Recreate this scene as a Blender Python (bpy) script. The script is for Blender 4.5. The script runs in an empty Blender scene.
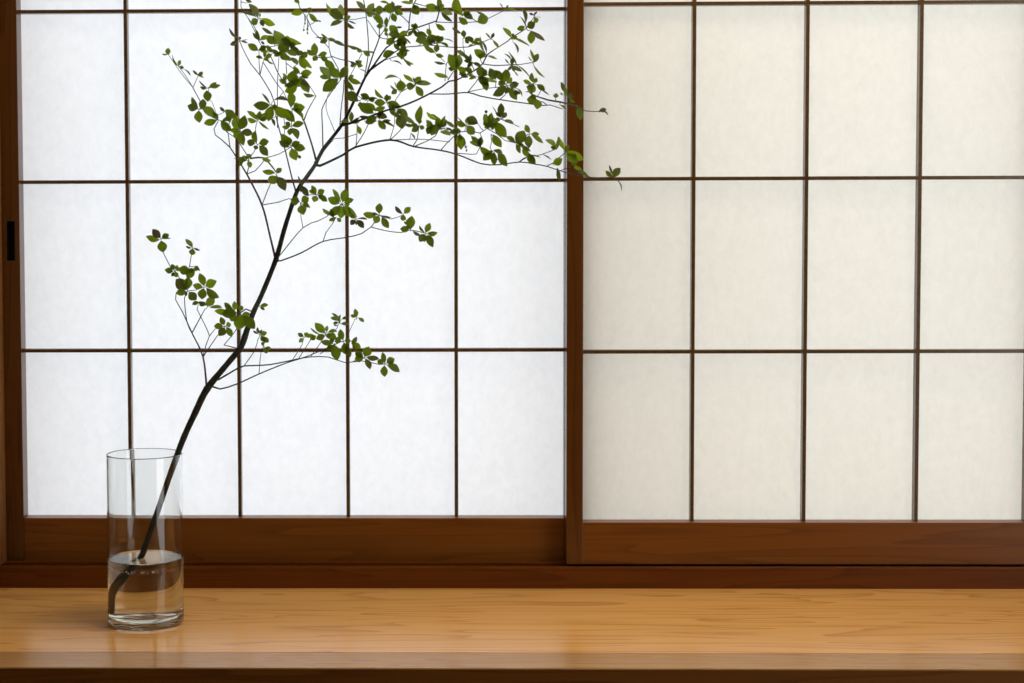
import bpy, bmesh, math, random
from mathutils import Vector, Matrix
random.seed(7)
PI = math.pi
S = bpy.context.scene
COL = S.collection

# ------------------------------------------------------------------ camera
F, PX, PY = 1650.0, 400.0, 295.0
CAM = Vector((0.0, -2.85, 1.10))
ROT = (Matrix.Rotation(math.radians(1.12), 3, 'Z') @ Matrix.Rotation(math.radians(90 - 2.8), 3, 'X')
       @ Matrix.Rotation(math.radians(-0.19), 3, 'Z'))
cd = bpy.data.cameras.new('camera'); cam = bpy.data.objects.new('camera', cd); COL.objects.link(cam)
cam.matrix_world = Matrix.Translation(CAM) @ ROT.to_4x4()
cd.sensor_width = 36; cd.lens = F * 36 / 1024
cd.shift_x = (512 - PX) / 1024; cd.shift_y = (PY - 341.5) / 1024
cd.clip_start = 0.05; cd.clip_end = 60
S.camera = cam

def at(u, v, Y):
    """point of the vertical plane y = Y seen at photo position (u, v)"""
    d = ROT @ Vector(((u - PX) / F, -(v - PY) / F, -1.0))
    return CAM + d * ((Y - CAM.y) / d.y)

def on_z(u, v, z):
    d = ROT @ Vector(((u - PX) / F, -(v - PY) / F, -1.0))
    return CAM + d * ((z - CAM.z) / d.z)

# ------------------------------------------------------------------ helpers
def link(name, bm, mat=None, parent=None, smooth=False, bevel=0):
    me = bpy.data.meshes.new(name)
    bmesh.ops.recalc_face_normals(bm, faces=bm.faces)
    bm.to_mesh(me); bm.free()
    o = bpy.data.objects.new(name, me); COL.objects.link(o)
    if mat: me.materials.append(mat)
    if parent: o.parent = parent
    if smooth:
        for p in me.polygons: p.use_smooth = True
    if bevel:
        b = o.modifiers.new('bevel', 'BEVEL'); b.width = bevel; b.segments = 2; b.limit_method = 'ANGLE'
    return o

def box(bm, x0, x1, y0, y1, z0, z1):
    vs = [bm.verts.new((x, y, z)) for z in (z0, z1) for y in (y0, y1) for x in (x0, x1)]
    for f in ((0, 2, 3, 1), (4, 5, 7, 6), (0, 1, 5, 4), (2, 6, 7, 3), (0, 4, 6, 2), (1, 3, 7, 5)):
        bm.faces.new([vs[i] for i in f])

def boxes(name, lst, mat, parent=None, bevel=0):
    bm = bmesh.new()
    for b in lst: box(bm, *b)
    return link(name, bm, mat, parent, bevel=bevel)

def empty(name, loc):
    o = bpy.data.objects.new(name, None); COL.objects.link(o); o.location = loc
    o.empty_display_size = .05
    return o

def tag(o, label=None, cat=None, kind=None, group=None):
    if label: o['label'] = label
    if cat: o['category'] = cat
    if kind: o['kind'] = kind
    if group: o['group'] = group
    return o

def adopt(child, root):
    """parent while keeping world coordinates of the child's mesh"""
    child.parent = root
    child.matrix_parent_inverse = Matrix.Translation(root.location).inverted()
    return child

# ------------------------------------------------------------------ materials
def mat(name):
    m = bpy.data.materials.new(name); m.use_nodes = True
    nt = m.node_tree; nt.nodes.clear()
    out = nt.nodes.new('ShaderNodeOutputMaterial')
    return m, nt, out

def N(nt, t, **kw):
    n = nt.nodes.new(t)
    for k, v in kw.items():
        if k in n.inputs: n.inputs[k].default_value = v
        else: setattr(n, k, v)
    return n

def ramp(nt, stops):
    r = nt.nodes.new('ShaderNodeValToRGB')
    e = r.color_ramp.elements
    while len(e) < len(stops): e.new(.5)
    for i, (p, c) in enumerate(stops):
        e[i].position = p; e[i].color = (*c, 1)
    return r

def wood(name, dark, mid, light, scale=(1.2, 14, 14), rough=.4, coat=0, grain=1.0, figure=.5, spec=.5, seed=0.0, contrast=1.0):
    """scale stretches the noise: smallest along the grain"""
    m, nt, out = mat(name); L = nt.links
    tc = N(nt, 'ShaderNodeTexCoord')
    mp = N(nt, 'ShaderNodeMapping'); mp.inputs['Scale'].default_value = scale
    mp.inputs['Location'].default_value = (seed, seed * 1.7, seed * .6)
    L.new(tc.outputs['Object'], mp.inputs['Vector'])
    n1 = N(nt, 'ShaderNodeTexNoise', Scale=1.0, Detail=2.0, Roughness=.5, Distortion=figure)
    L.new(mp.outputs[0], n1.inputs['Vector'])
    # contour lines of a smooth stretched field = growth rings of a flat-sawn board
    mul = N(nt, 'ShaderNodeMath', operation='MULTIPLY'); mul.inputs[1].default_value = 9.0 * grain
    L.new(n1.outputs['Fac'], mul.inputs[0])
    fr = N(nt, 'ShaderNodeMath', operation='FRACT'); L.new(mul.outputs[0], fr.inputs[0])
    mp2 = N(nt, 'ShaderNodeMapping'); mp2.inputs['Scale'].default_value = (scale[0] * 2.5, scale[1] * 14, scale[2] * 14)
    L.new(tc.outputs['Object'], mp2.inputs['Vector'])
    n2 = N(nt, 'ShaderNodeTexNoise', Scale=1.0, Detail=4.0, Roughness=.6)
    L.new(mp2.outputs[0], n2.inputs['Vector'])
    r1 = ramp(nt, [(0, (0, 0, 0)), (.55, (.25,) * 3), (.86, (.75,) * 3), (.95, (1, 1, 1)), (1, (0, 0, 0))])
    L.new(fr.outputs[0], r1.inputs[0])
    mx = N(nt, 'ShaderNodeMix', data_type='FLOAT'); mx.inputs[0].default_value = .5
    L.new(r1.outputs[0], mx.inputs[2]); L.new(n2.outputs['Fac'], mx.inputs[3])
    lo, hi = .5 - .32 / contrast, .5 + .32 / contrast
    rc = ramp(nt, [(max(lo, 0), light), (.5, mid), (min(hi, 1), dark)])
    L.new(mx.outputs[0], rc.inputs[0])
    b = N(nt, 'ShaderNodeBsdfPrincipled'); b.inputs['Roughness'].default_value = rough
    b.inputs['Specular IOR Level'].default_value = spec
    b.inputs['Coat Weight'].default_value = coat; b.inputs['Coat Roughness'].default_value = .22
    L.new(rc.outputs[0], b.inputs['Base Color'])
    bp = N(nt, 'ShaderNodeBump', Strength=.06, Distance=.001)
    L.new(n2.outputs['Fac'], bp.inputs['Height']); L.new(bp.outputs[0], b.inputs['Normal'])
    L.new(b.outputs[0], out.inputs[0])
    return m

FR_D, FR_M, FR_L = (.11, .034, .003), (.165, .054, .0055), (.215, .075, .009)
frame_h = wood('frame_wood_horizontal', FR_D, FR_M, FR_L, (1.0, 16, 16), .32, spec=.38, contrast=.5)
frame_v = wood('frame_wood_vertical', (.062, .019, .002), (.092, .029, .003), (.12, .042, .005), (16, 16, 1.0), .25, spec=.65, seed=3, contrast=.5)
rail_m = wood('rail_wood', (.075, .018, .0012), (.115, .030, .0018), (.155, .044, .003), (1.0, 16, 16), .38, spec=.25, seed=5, contrast=.6)
kumiko = wood('lattice_wood', (.06, .030, .008), (.085, .042, .011), (.11, .058, .016), (12, 30, 12), .25, spec=.65, seed=8, contrast=.6)
jamb_m = wood('jamb_wood', (.12, .05, .012), (.18, .078, .020), (.24, .11, .032), (16, 16, 1.0), .5, spec=.3, seed=11)
top_m = wood('counter_wood', (.48, .21, .060), (.77, .40, .118), (.85, .47, .155), (1.15, 13, 13), .21, coat=0, grain=1.0, figure=.6, seed=2.3, spec=.5, contrast=.8)
strip_m = wood('counter_strip_wood', (.30, .145, .045), (.43, .225, .07), (.51, .28, .095), (1.6, 20, 20), .27, figure=1.2, seed=6.1, spec=.38, contrast=.8)
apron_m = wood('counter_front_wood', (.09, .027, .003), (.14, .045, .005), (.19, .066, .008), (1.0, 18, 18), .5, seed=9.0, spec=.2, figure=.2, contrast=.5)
outer_m = wood('outer_wood', (.12, .07, .035), (.20, .12, .06), (.28, .17, .09), (16, 16, 1.0), .7, spec=.2, seed=13)

outer_l = wood('outer_pale_wood', (.50, .33, .17), (.60, .41, .23), (.68, .48, .28), (16, 16, 1.0), .7, spec=.2, seed=17)

def paper(name, trans, tint):
    m, nt, out = mat(name); L = nt.links
    tc = N(nt, 'ShaderNodeTexCoord')
    mp = N(nt, 'ShaderNodeMapping'); mp.inputs['Scale'].default_value = (1.6, 1, 1)
    L.new(tc.outputs['Object'], mp.inputs['Vector'])
    n1 = N(nt, 'ShaderNodeTexNoise', Scale=55.0, Detail=5.0, Roughness=.62, Distortion=.6)   # cloudy pulp
    n2 = N(nt, 'ShaderNodeTexNoise', Scale=260.0, Detail=2.0, Roughness=.6, Distortion=2.5)  # fibres
    L.new(mp.outputs[0], n1.inputs['Vector']); L.new(mp.outputs[0], n2.inputs['Vector'])
    a = N(nt, 'ShaderNodeMix', data_type='FLOAT'); a.inputs[0].default_value = .4
    L.new(n1.outputs['Fac'], a.inputs[2]); L.new(n2.outputs['Fac'], a.inputs[3])
    lo = tuple(c * .95 for c in trans); hi = tuple(min(c * 1.025, 1) for c in trans)
    r = ramp(nt, [(.35, lo), (.62, hi)]); L.new(a.outputs[0], r.inputs[0])
    t = N(nt, 'ShaderNodeBsdfTranslucent'); L.new(r.outputs[0], t.inputs['Color'])
    d = N(nt, 'ShaderNodeBsdfDiffuse'); d.inputs['Color'].default_value = (*tint, 1)
    mx = N(nt, 'ShaderNodeMixShader'); mx.inputs[0].default_value = .15
    L.new(t.outputs[0], mx.inputs[1]); L.new(d.outputs[0], mx.inputs[2])
    L.new(mx.outputs[0], out.inputs[0])
    return m
paper_l = paper('white_washi_paper', (.885, .905, .93), (.85, .86, .87))
paper_r = paper('cream_washi_paper', (.83, .825, .79), (.84, .81, .75))

def plain(name, col, rough=.8, spec=.3):
    m, nt, out = mat(name); L = nt.links
    n = N(nt, 'ShaderNodeTexNoise', Scale=9.0, Detail=4.0)
    tc = N(nt, 'ShaderNodeTexCoord'); L.new(tc.outputs['Object'], n.inputs['Vector'])
    r = ramp(nt, [(.3, tuple(c * .92 for c in col)), (.7, tuple(min(c * 1.06, 1) for c in col))])
    L.new(n.outputs['Fac'], r.inputs[0])
    b = N(nt, 'ShaderNodeBsdfPrincipled'); b.inputs['Roughness'].default_value = rough
    b.inputs['Specular IOR Level'].default_value = spec
    L.new(r.outputs[0], b.inputs['Base Color']); L.new(b.outputs[0], out.inputs[0])
    return m
plaster = plain('earth_plaster', (.20, .15, .10))
ceil_m = plain('ceiling_boards', (.22, .14, .08))
tatami = plain('tatami_matting', (.22, .18, .09))
black_m = plain('blackened_metal', (.006, .005, .005), .5, .3)
gravel = plain('pale_gravel', (.55, .55, .54), .95, .1)

glass_m, nt, out = mat('clear_glass')
g = N(nt, 'ShaderNodeBsdfGlass', IOR=1.47, Roughness=0.0); g.inputs['Color'].default_value = (.985, .992, .99, 1)
nt.links.new(g.outputs[0], out.inputs[0])
water_m, nt, out = mat('clear_water')
g = N(nt, 'ShaderNodeBsdfGlass', IOR=1.333, Roughness=0.0); g.inputs['Color'].default_value = (.97, .965, .93, 1)
nt.links.new(g.outputs[0], out.inputs[0])
bubble_m, nt, out = mat('air_bubble')
g = N(nt, 'ShaderNodeBsdfGlass', IOR=.75, Roughness=0.0); g.inputs['Color'].default_value = (1, 1, 1, 1)
nt.links.new(g.outputs[0], out.inputs[0])

def bark(name, c0, c1):
    m, nt, out = mat(name); L = nt.links
    tc = N(nt, 'ShaderNodeTexCoord')
    n = N(nt, 'ShaderNodeTexNoise', Scale=160.0, Detail=4.0, Roughness=.6)
    L.new(tc.outputs['Object'], n.inputs['Vector'])
    r = ramp(nt, [(.35, c0), (.68, c1)]); L.new(n.outputs['Fac'], r.inputs[0])
    b = N(nt, 'ShaderNodeBsdfPrincipled'); b.inputs['Roughness'].default_value = .6
    b.inputs['Specular IOR Level'].default_value = .3
    L.new(r.outputs[0], b.inputs['Base Color'])
    bp = N(nt, 'ShaderNodeBump', Strength=.4, Distance=.001)
    L.new(n.outputs['Fac'], bp.inputs['Height']); L.new(bp.outputs[0], b.inputs['Normal'])
    L.new(b.outputs[0], out.inputs[0]); return m
bark_m = bark('grey_green_bark', (.012, .014, .010), (.038, .040, .028))
twig_green = bark('green_brown_twig', (.016, .024, .020), (.040, .052, .040))
twig_purple = bark('purple_twig', (.055, .024, .036), (.12, .055, .08))

leaf_m, nt, out = mat('green_leaf'); L = nt.links
at_ = N(nt, 'ShaderNodeAttribute'); at_.attribute_name = 'tone'
sep = N(nt, 'ShaderNodeSeparateColor'); L.new(at_.outputs['Color'], sep.inputs[0])
r1 = ramp(nt, [(0, (.10, .085, .030)), (.35, (.14, .20, .010)), (1, (.30, .45, .010))])
L.new(sep.outputs[0], r1.inputs[0])
r2 = ramp(nt, [(0, (.055, .042, .025)), (.35, (.060, .085, .012)), (1, (.10, .15, .014))])
L.new(sep.outputs[0], r2.inputs[0])
tr = N(nt, 'ShaderNodeBsdfTranslucent'); L.new(r1.outputs[0], tr.inputs['Color'])
df = N(nt, 'ShaderNodeBsdfPrincipled'); df.inputs['Roughness'].default_value = .5
df.inputs['Specular IOR Level'].default_value = .3
L.new(r2.outputs[0], df.inputs['Base Color'])
ms = N(nt, 'ShaderNodeMixShader'); ms.inputs[0].default_value = .45
L.new(tr.outputs[0], ms.inputs[1]); L.new(df.outputs[0], ms.inputs[2]); L.new(ms.outputs[0], out.inputs[0])
bud_m = plain('green_flower_bud', (.10, .16, .05))

# ------------------------------------------------------------------ window levels
YR, YL = 0.0, 0.036           # front faces of the near (right) and the far (left) sliding screen
TH = 0.032                    # screen thickness
RAIL_Y = -0.012
zc = at(512, 588.5, RAIL_Y).z         # counter top
z_rail = at(300, 567.0, RAIL_Y).z     # top of the sill rail
zbL = at(300, 518.3, YL).z; zbR = at(760, 522.8, YR).z
zb_low = z_rail - .003                # screens stand in grooves

def rows(v_list, u, Y):
    return [at(u, v, Y).z for v in v_list]
def cols(u_list, v, Y):
    return [at(u, v, Y).x for u in u_list]

def screen(name, label, x0, x1, xs_in, z_bottom_rail, zrows, vcols, Y, pmat, pull=None, zb_low=zb_low):
    zt = zrows[-1] + .006 + .30
    root = empty(name, ((x0 + x1) / 2, Y + TH / 2, zb_low))
    tag(root, label, 'sliding screen', kind='structure')
    xi0, xi1 = xs_in
    fr = [(x0, xi0, Y, Y + TH, zb_low, zt)]
    def add(n, l, m, bv=.0008):
        o = boxes(n, l, m, None, bv); adopt(o, root); return o
    if pull:
        pz0, pz1, px0, px1 = pull
        add('stile', [(x0, px0, Y, Y + TH, zb_low, zt), (px1, xi0, Y, Y + TH, zb_low, zt),
                      (px0, px1, Y, Y + TH, zb_low, pz0), (px0, px1, Y, Y + TH, pz1, zt),
                      (px0, px1, Y + .012, Y + TH, pz0, pz1)], frame_v, 0)
        t = .0012
        p = boxes('finger_pull', [(px0, px1, Y + .0105, Y + .0118, pz0, pz1),
                                  (px0, px0 + t, Y, Y + .0105, pz0, pz1), (px1 - t, px1, Y, Y + .0105, pz0, pz1),
                                  (px0 + t, px1 - t, Y, Y + .0105, pz0, pz0 + t), (px0 + t, px1 - t, Y, Y + .0105, pz1 - t, pz1)], black_m)
        adopt(p, root); tag(p, 'black recessed finger pull')
    else:
        add('stile', fr, frame_v)
    add('stile', [(xi1, x1, Y, Y + TH, zb_low, zt)], frame_v)
    add('bottom_rail', [(xi0, xi1, Y + .0015, Y + TH, zb_low, z_bottom_rail)], frame_h)
    add('top_rail', [(xi0, xi1, Y + .0015, Y + TH, zt - .035, zt)], frame_h)
    w = .0031
    k0, k1 = Y + .014, Y + TH - .001
    for z in zrows:
        add('lattice_bar', [(xi0, xi1, k0 + .0006, k1, z - w, z + w)], kumiko, .0005)
    for x in vcols:
        add('lattice_bar', [(x - w, x + w, k0, k1, z_bottom_rail, zt - .035)], kumiko, .0005)
    # one continuous sheet pasted over the back
    bm = bmesh.new(); box(bm, xi0 - .004, xi1 + .004, Y + TH, Y + TH + .0004, z_bottom_rail - .004, zt - .03)
    adopt(link('paper_sheet', bm, pmat), root)
    return root, zt

kd = .017                                       # depth of the lattice face behind the frame face
zL = rows([350.3, 181.2, 10.3, -160.5], 300, YL + kd)
zR = rows([351.6, 178.4, 3.2, -172.0], 760, YR + kd)
xL0 = at(6.0, 500, YL).x - .007; xLi0 = at(22.0, 400, YL).x
pitchL = cols([129.8, 239.3, 347.8, 456.3], 400, YL + kd)
xLi1 = at(563.0, 400, YL + TH).x
xR0 = at(566.6, 350, YR).x; xRi0 = at(583.2, 350, YR).x
pitchR = cols([692.6, 804.8, 917.6], 350, YR + kd)
xRi1 = at(1021.3, 500, YR + TH).x
pz1 = at(11, 221, YL).z; pz0 = at(11, 261, YL).z
s1, ztL = screen('window_1', 'left sliding paper screen with white paper, five panes wide, black finger pull in its stile',
        xL0, xLi1 + .03, (xLi0, xLi1), zbL, zL, pitchL, YL, paper_l,
        (pz0, pz1, at(6.6, 240, YL).x, at(15, 240, YL).x))
s2, ztR = screen('window_2', 'right sliding paper screen with cream paper, standing in front of the left one',
        xR0, xRi1 + .03, (xRi0, xRi1), zbR, zR, pitchR, YR, paper_r, None, at(760, 564.6, YR).z)
ztop = max(ztL, ztR)
# the mate screens further to the right, outside the picture, close the opening
X_LEFT = at(6.0, 500, YL).x
X_RIGHT = 1.75

# ------------------------------------------------------------------ sill rail, lintel, jambs, room
t = empty('trim_1', (0.4, .02, zc))
tag(t, 'dark wooden sill rail below the paper screens', 'trim', kind='structure')
gz = z_rail - .006
adopt(boxes('rail_body', [(X_LEFT - .1, X_RIGHT, RAIL_Y, .085, zc - .001, gz),
      (X_LEFT - .1, X_RIGHT, RAIL_Y, YR - .004, gz, z_rail),
      (X_LEFT - .1, X_RIGHT, YR + TH - .0042, YL + .003, gz, z_rail),
      (X_LEFT - .1, X_RIGHT, YL + TH - .003, .085, gz, z_rail)], rail_m, None, .0008), t)
lin = boxes('trim_2', [(X_LEFT - .1, X_RIGHT, -.03, .10, ztop - .01, ztop + .05)], frame_h, None, .001)
tag(lin, kind='structure')
jl = boxes('trim_3', [(X_LEFT - .09, X_LEFT, -.045, YL - .001, z_rail, ztop - .01), (X_LEFT - .09, X_LEFT, YL + TH + .001, .10, z_rail, ztop - .01), (X_LEFT - .09, X_LEFT - .008, YL - .001, YL + TH + .001, z_rail, ztop - .01)], jamb_m, None, .0008)
tag(jl, 'wooden jamb post at the left end of the window', 'trim', kind='structure')
jr = boxes('trim_4', [(X_RIGHT - .06, X_RIGHT, -.045, .10, z_rail, ztop - .01)], jamb_m, None, .001)
tag(jr, kind='structure')
# closed solid panel between right screen and right jamb
s3 = boxes('window_3', [(xRi1 + .025, X_RIGHT - .055, YL, YL + TH, z_rail - .003, ztop)], outer_m)
tag(s3, kind='structure')

WL, WR, WB, ZT = X_LEFT - .09, X_RIGHT + .10, -5.2, 2.45
def struct(name, b, m): return tag(boxes(name, b, m), kind='structure')
struct('floor', [(WL - .1, WR + .1, WB - .1, .12, -.06, 0)], tatami)
struct('ceiling', [(WL - .1, WR + .1, WB - .1, .12, ZT, ZT + .06)], ceil_m)
struct('wall_left', [(WL - .1, WL, WB, -.045, 0, ZT)], plaster)
struct('wall_back', [(WL - .1, WR + .1, WB - .1, WB, 0, ZT)], plaster)
struct('wall_front', [(WL - .1, WR + .1, 0.0, .10, ztop + .05, ZT), (WL - .1, WR + .1, 0.0, .12, 0, zc - .001 - .04),
                      (WL - .1, WL, -.045, .10, zc, ztop + .05), (X_RIGHT, WR + .1, 0, .10, zc, ztop + .05)], plaster)
# right wall has an open doorway through which warm light comes in
DY0, DY1 = -2.6, -1.1
struct('wall_right', [(WR, WR + .1, WB, DY0, 0, ZT), (WR, WR + .1, DY1, 0, 0, ZT), (WR, WR + .1, DY0, DY1, 2.0, ZT)], plaster)

# ------------------------------------------------------------------ outside
struct('ground', [(-9, 9, .12, 14, -.35, -.30)], gravel)
# unseen wooden reveal pieces, added so the paper darkens near its edges
struct('shade_reveal_side', [(X_LEFT - .16, X_LEFT - .02, .10, .20, z_rail - .1, ztop + .1)], outer_m)
struct('shade_reveal_bottom', [(X_LEFT - .16, X_RIGHT, .10, .17, z_rail - .16, z_rail - .03)], outer_m)
px = xR0
struct('shade_post', [(px + .04, px + .12, .20, .27, z_rail - .16, ztop + .2)], outer_l)  # unseen post added to throw a soft warm shade on the right screen's paper

# ------------------------------------------------------------------ counter
front_y = on_z(512, 668.0, zc).y
seam_y = on_z(512, 652.6, zc).y
cn = empty('wooden_counter', (0.3, (RAIL_Y + front_y) / 2, zc - .04))
tag(cn, 'honey coloured wooden counter below the paper screens, with a darker front strip', 'counter')
CX0, CX1 = WL + .001, X_RIGHT - .001
bm = bmesh.new(); box(bm, CX0, CX1, seam_y, RAIL_Y + .10, zc - .04, zc)
adopt(link('board', bm, top_m), cn)
sz = .0006
o = boxes('front_strip', [(CX0, CX1, front_y, seam_y - .0002, zc - .003, zc - .0002)], strip_m, None, .001); adopt(o, cn)
tag(o, 'narrower greyish front board of the counter')
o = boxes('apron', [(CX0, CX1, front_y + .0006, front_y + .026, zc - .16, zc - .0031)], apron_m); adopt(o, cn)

# ------------------------------------------------------------------ vase
vb = on_z(146.2, 622.5, zc)
dist = (vb - CAM).length
R = 37.6 / F * (-(ROT.transposed() @ (vb - CAM)).z)
vt = at(146.0, 453.5, vb.y).z
H = vt - zc
WALL, BASE = .0028, .011
vase = empty('glass_vase', (vb.x, vb.y, zc + .0003))
tag(vase, 'clear straight glass cylinder vase standing on the counter at the left', 'vase')
def lathe(prof, seg=96):
    bm = bmesh.new(); rings = []
    for r, z in prof:
        if r < 1e-6: rings.append([bm.verts.new((0, 0, z))])
        else: rings.append([bm.verts.new((r * math.cos(2 * PI * i / seg), r * math.sin(2 * PI * i / seg), z)) for i in range(seg)])
    for a, b in zip(rings, rings[1:]):
        for i in range(seg):
            j = (i + 1) % seg
            if len(a) == 1: bm.faces.new((a[0], b[i], b[j]))
            elif len(b) == 1: bm.faces.new((a[i], a[j], b[0]))
            else: bm.faces.new((a[i], a[j], b[j], b[i]))
    return bm
ri = R - WALL
prof = [(0, .0048), (R * .3, .0043), (R * .6, .0026), (R * .86, .0001), (R * .9, .0), (R - .003, .0006), (R - .0008, .0025), (R, .006), (R, .0065), (R, H - .0018), (R, H - .0012), (R - .0007, H - .0002), (R - WALL / 2, H),
        (ri + .0006, H - .0003), (ri, H - .0014), (ri, H - .002), (ri, BASE + .0066), (ri, BASE + .006), (ri - .0015, BASE + .002), (ri - .006, BASE), (ri - .007, BASE - .00005), (0, BASE - .0005)]
vb_o = link('vase_body', lathe(prof), glass_m, vase, smooth=True)
wz = on_z(145.3, 557.6, 0).z
# water level from the photo: height above the counter at the vase axis
WL_Z = at(145.3, 557.8, vb.y).z - zc
e = .00025
water = empty('vase_water', (vb.x, vb.y, zc + .0003 + BASE))
tag(water, 'clear water filling the bottom of the glass vase', 'water')
wp = [(0, BASE - .0005 - e), (ri - .007, BASE - .00005 - e), (ri - .006, BASE - e), (ri - .0015 + e, BASE + .002 - e), (ri + e, BASE + .006), (ri + e, BASE + .0066), (ri + e, WL_Z + .0008), (ri + e, WL_Z + .0012), (ri - .0001, WL_Z + .0012), (ri - .0008, WL_Z + .0005), (ri - .003, WL_Z), (ri - .0034, WL_Z), (0, WL_Z)]
wbm = lathe([(r, z - BASE) for r, z in wp])
link('water_body', wbm, water_m, water, smooth=True)
bb = bmesh.new()
for i in range(46):
    a = random.uniform(-PI * .95, -PI * .05) if i < 40 else random.uniform(0, PI)
    rr = random.uniform(.0008, .0015)
    z = WL_Z - BASE - .0125 + random.gauss(0, .0014)
    M = Matrix.Translation(((ri - rr - .0006) * math.cos(a), (ri - rr - .0006) * math.sin(a), z))
    bmesh.ops.create_icosphere(bb, subdivisions=2, radius=rr, matrix=M)
o = link('air_bubbles', bb, bubble_m, water, smooth=True); tag(o, 'row of tiny air bubbles just under the surface', kind='stuff')

# ------------------------------------------------------------------ the branch
STEMY = vb.y
def dy(u, v):
    """gentle wandering of the branch towards and away from the window, so that its sprays have depth"""
    w = min(1, max(0, (430 - v) / 200))
    s = .034 * math.sin(u * .021 + 1.1) + .022 * math.sin(v * .034 + u * .013) + .016 * math.sin(u * .047 - v * .025 + 2)
    return w * s
def bp(u, v, off=0):
    return at(u, v, STEMY + dy(u, v) + off)
PXM = -(ROT.transposed() @ (Vector((vb.x, STEMY, 1.0)) - CAM)).z / F    # metres per photo pixel at the branch

def smooth_path(pts, step=6.0):
    """Catmull-Rom through (u, v, w) points"""
    P = [Vector(p) for p in pts]
    if len(P) == 2:
        n = max(2, int((P[1] - P[0]).length / step)); return [P[0].lerp(P[1], i / n) for i in range(n + 1)]
    Q = [P[0] * 2 - P[1]] + P + [P[-1] * 2 - P[-2]]
    out = []
    for i in range(1, len(Q) - 2):
        n = max(1, int((Q[i + 1] - Q[i]).length / step))
        for k in range(n):
            t = k / n; a, b, c, d = Q[i - 1], Q[i], Q[i + 1], Q[i + 2]
            out.append(.5 * ((2 * b) + (c - a) * t + (2 * a - 5 * b + 4 * c - d) * t * t + (3 * b - a - 3 * c + d) * t ** 3))
    out.append(P[-1]); return out

def tube(bm, pts, seg=8, caps=True):
    """pts: list of (Vector, radius)"""
    rings = []; up = Vector((0, 1, 0))
    for i, (p, r) in enumerate(pts):
        a = pts[max(i - 1, 0)][0]; b = pts[min(i + 1, len(pts) - 1)][0]
        t = (b - a)
        if t.length < 1e-9: t = Vector((0, 0, 1))
        t.normalize()
        x = t.cross(up)
        if x.length < .05: x = t.cross(Vector((1, 0, 0)))
        x.normalize(); y = t.cross(x).normalized()
        rings.append([bm.verts.new(p + (x * math.cos(2 * PI * k / seg) + y * math.sin(2 * PI * k / seg)) * r) for k in range(seg)])
    for a, b in zip(rings, rings[1:]):
        for k in range(seg):
            j = (k + 1) % seg; bm.faces.new((a[k], a[j], b[j], b[k]))
    if caps:
        bm.faces.new(rings[0]); bm.faces.new(rings[-1][::-1])

def stem_tube(bm, pts, seg=8, knobs=0):
    sp = smooth_path(pts)
    out = []
    for i, q in enumerate(sp):
        r = max(q.z, .55) / 2 * PXM
        if knobs: r *= 1 + knobs * math.sin(i * 2.3) * math.sin(i * .9 + 1)
        out.append((bp(q.x, q.y), r))
    tube(bm, out, seg)

MAIN = [(119.5, 612, 7.2), (120.5, 592, 7.4), (128, 577, 7.4), (138, 562, 6.6), (143, 553, 6.2), (149, 535, 6.0), (157, 513, 6.0), (165, 489, 6.0), (173, 466, 6.0),
        (184, 437, 6.2), (196, 411, 6.6), (207, 389, 7.0), (226.6, 364.6, 5.8), (240.6, 347.4, 6.4), (247, 330, 6.0), (254, 311, 5.2), (262, 294, 5.0), (276, 259, 5.0),
        (285, 227, 4.6), (297, 191.5, 4.3), (305.4, 178.8, 4.1), (315.7, 164, 3.9), (323, 149.5, 3.7), (342, 124.6, 3.3), (355, 99, 2.7), (365.4, 77, 2.4),
        (374, 65, 2.0), (386, 48, 1.5), (393, 43, 1.3), (403, 37, 1.2), (409, 29, 1.1)]
T = {}      # side branches: name -> (material, list of polylines (u, v, width))
T['low_left'] = (twig_purple, [
    [(207, 390, 2.2), (203, 357, 1.6), (192, 333, 1.3), (182, 311, 1.0), (175.6, 299.7, .9), (176, 294, .8)],
    [(192, 333, 1.2), (187, 322, 1.0), (184.5, 298, .9), (187.5, 291, .9)], [(192, 333, 1.2), (205, 309, .8)],
    [(203, 357, 1.2), (206, 345, .9), (209.5, 336, .9), (197, 309, .8)], [(209.5, 336, .9), (215, 329, .7), (225, 326, .7)],
    [(203, 357, 1.1), (218, 335, .8), (226, 326, .7)], [(163, 252, .8), (170, 266, .8), (175, 271, .8), (187, 290, .8)],
    [(191.5, 254, .7), (189.5, 266, .8), (187, 275, .8), (187, 290, .8)], [(224, 345, .9), (236, 330, .8), (239, 318, .9)], [(240, 349, 1.2), (224, 345, .8)],
    [(253, 312, 1.4), (246, 309, 1.4), (240, 313, 1.2)], [(253, 309, 1.3), (259, 305, .9)]])
T['low_right'] = (twig_green, [
    [(212, 386.5, 1.8), (220, 389, 1.5), (237, 384, 1.4), (259, 374, 1.3), (285, 363.5, 1.2), (308, 356, 1.0), (334, 345, .9)],
    [(218, 380, 1.8), (238.4, 368, 1.6), (244, 366, 1.4), (270, 364.6, 1.3), (297.6, 359, 1.2), (310.5, 357, 1.1), (328, 357, 1.0), (345, 362.5, .9), (362, 361, .8), (379.5, 364.5, .8), (385, 364, .8)],
    [(244, 366, .9), (254.6, 350.6, .8), (258, 339, .7)], [(259, 374, .8), (261, 352, .7), (264, 345, .7)], [(293, 359, .8), (302, 345, .7), (304, 337, .7)],
    [(299, 358, .8), (308, 344, .7), (311, 339, .7)], [(310.5, 357, .8), (319, 345, .7), (325.5, 335, .7)], [(320, 354, .8), (334, 345, .7), (335, 343, .7)],
    [(328, 338, .7), (337, 328, .6), (340, 320, .6)], [(350, 330, .6), (355, 319, .5)], [(334, 345, .9), (343, 341, .8), (353, 341, .8)], [(345, 341, .7), (350, 330, .6)],
    [(325.5, 335, .7), (328, 338, .7), (336, 342, .7)], [(353, 361.5, .8), (364, 358, .8)]])
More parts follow.
